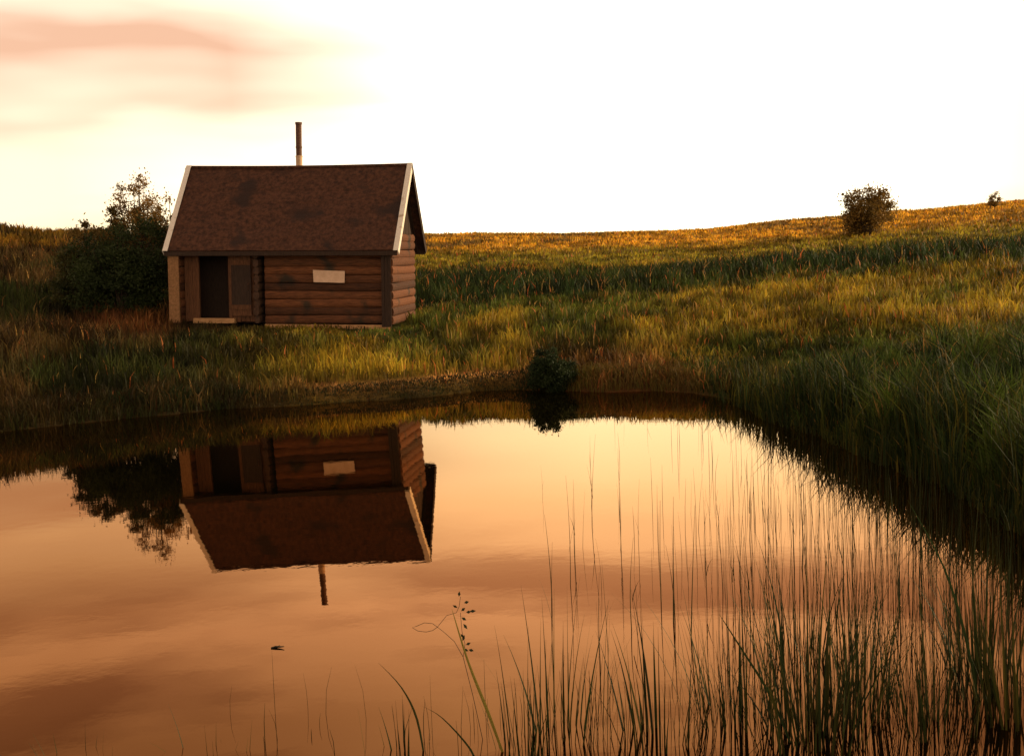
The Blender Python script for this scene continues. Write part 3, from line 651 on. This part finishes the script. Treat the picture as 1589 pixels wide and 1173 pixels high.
while cnt < 285 and tries < 20000:
    tries += 1
    y = math.exp(rd_.uniform(math.log(7.8), math.log(23)))
    xs = rd_.uniform(.0, .42)*y
    u = xs/y
    if float(pond_sd(np.array([xs]), np.array([y]))[0]) > -.15: continue
    edge = min(1, max(0, (u-.0)/.26))                     # thin on the left, thick on the right
    if rd_.random() > .05+.95*edge**1.8: continue
    if y > 15 and rd_.random() > .45: continue
    h = rd_.uniform(.45, 1.05)*(1 if y < 14 else .7)
    if u < .13: lb, gr = 'lone slender reed stem in the open middle of the pond', 'sparse reed stems in the middle of the pond'
    elif y < 9.6: lb, gr = 'slender reed stem in the foremost rows at lower right', 'foremost slender reed stems'
    elif y < 13.5: lb, gr = 'slender reed stem in the middle rows on the right of the pond', 'middle rows of slender reed stems'
    else: lb, gr = 'slender reed stem in the far rows before the right bank', 'far rows of slender reed stems'
    reed_at(xs, y, h, rd_.uniform(.8, 1.5)*(1.25 if y < 11 else .95), lb, gr, rd_)
    cnt += 1
# beyond the three hundred that show largest: the thin far and fine stems as one mass
V, F, C = MB(), None, []; k_ = 0
while k_ < 640:
    y = math.exp(rd_.uniform(math.log(8.5), math.log(26))); xs = rd_.uniform(.03, .41)*y; u = xs/y
    ss_ = float(pond_sd(np.array([xs]), np.array([y]))[0])
    if ss_ > -.03 or rd_.random() > .02+.98*min(1, max(0, (u-.06)/.24))**1.8: continue
    if y > 15 and ss_ < -2.2 and rd_.random() > .3: continue
    hh = rd_.uniform(.25, .75)*(1 if y < 13 else .8); lx, ly = rd_.gauss(0, .05)*hh, rd_.gauss(0, .05)*hh; w_ = .0016 if y < 13 else .0028
    n0 = len(V.v); V.tube([(xs, y, -.1), (xs+lx*.3, y+ly*.3, hh*.5), (xs+lx, y+ly, hh)], [w_, w_*.8, w_*.25], 3, cap=False); C += [rtone(rd_, .9)]*(len(V.v)-n0); k_ += 1
while k_ < 1240:
    y = rd_.uniform(7.35, 8.6); xs = rd_.uniform(-.25, .42)*y; u = xs/y; k_ += 1
    if rd_.random() > .12+.88*min(1, max(0, (u+.05)/.3)): continue
    hh = abs(rd_.gauss(.18, .14))*(1+.6*max(u, 0)/.4)+.04; lx, ly = rd_.gauss(0, .13)*hh, rd_.gauss(0, .1)*hh; w_ = rd_.uniform(.0012, .003)
    n0 = len(V.v); V.tube([(xs, y, -.1), (xs+lx*.3, y+ly*.3, hh*.5), (xs+lx, y+ly, hh)], [w_, w_*.8, w_*.25], 3, cap=False); C += [rtone(rd_, .9)]*(len(V.v)-n0)
o = mesh_obj('fine_reeds', V.v, V.f, M_reed, colors=np.array(C)); tag(o, 'haze of hair-thin reed stems between the taller ones', 'reeds', kind='stuff')
# looped twig with little leaves by the pale blade
tw = empty('looped_twig', (-.42, 7.75, .03)); tag(tw, 'thin dark water plant with a looped twig and tiny leaves beside the pale green blade', 'plant')
M_twig = mat('dark_twig', (.012, .012, .008), (.03, .03, .018), 20, bump=.2)
mb = MB(); z0 = .58
mb.tube([(.16, 0, -.1), (.10, 0, .25), (.05, 0, .50), (0, 0, .60), (-.06, 0, z0+.08), (-.10, 0, z0+.115)], [.0022, .002, .002, .0018, .0016, .0014], 5)
lp = [(-.10, 0, z0+.115), (-.13, .01, z0+.135), (-.18, .01, z0+.142), (-.23, 0, z0+.125), (-.255, 0, z0+.118), (-.22, -.01, z0+.098), (-.17, -.01, z0+.09), (-.13, 0, z0+.095), (-.10, 0, z0+.115)]
mb.tube(lp, [.0017]*len(lp), 5)
mb.tube([(-.10, 0, z0+.115), (-.07, 0, z0+.15), (-.04, 0, z0+.185), (.02, 0, z0+.20), (.04, 0, z0+.24), (.05, 0, z0+.30)], [.0015]*6, 5)
mb.tube([(.05, 0, .50), (.065, 0, .58), (.05, 0, .66), (.045, 0, z0+.20)], [.0015]*4, 5)
mb.build('stem', M_twig, tw)
V, F, C = [], [], []; rr_ = random.Random(4)
for (px_, pz_, an) in ((.04, z0+.30, 1.4), (.07, z0+.26, .2), (.03, z0+.23, 2.6), (.05, z0+.21, .6), (.08, z0+.20, .1), (.05, z0+.17, -.6), (.06, z0+.13, -1.0), (.10, z0+.205, .05), (.05, .60, 1.2), (.07, .575, .4), (.05, .55, -.4), (.085, .545, -.3), (.06, .62, 2.2)):
    o_ = len(V); l_ = rr_.uniform(.03, .045); w_ = .009; dx, dz = math.cos(an), math.sin(an)
    V += [(px_, 0, pz_), (px_+dx*l_*.5-dz*w_, .004, pz_+dz*l_*.5+dx*w_), (px_+dx*l_, .002, pz_+dz*l_), (px_+dx*l_*.5+dz*w_, -.004, pz_+dz*l_*.5-dx*w_)]; F.append((o_, o_+1, o_+2, o_+3)); C += [(.02, .03, .012)]*4
mesh_obj('foliage', V, F, M_reed, tw, colors=np.array(C))
# a scrap of dark twig floating on the water
mb = MB(); mb.tube([(-.045, 0, 0), (-.01, .01, .006), (.03, .0, .008), (.06, -.01, .012)], [.007, .009, .006, .003], 6); mb.tube([(0, .01, .005), (.02, .03, .012)], [.004, .002], 5)
ft = mb.build('floating_twig', M_twig); ft.location = (-1.92, 9.82, .002); tag(ft, 'short dark twig floating alone on the open water at lower left', 'twig')
print('SCENE READY')
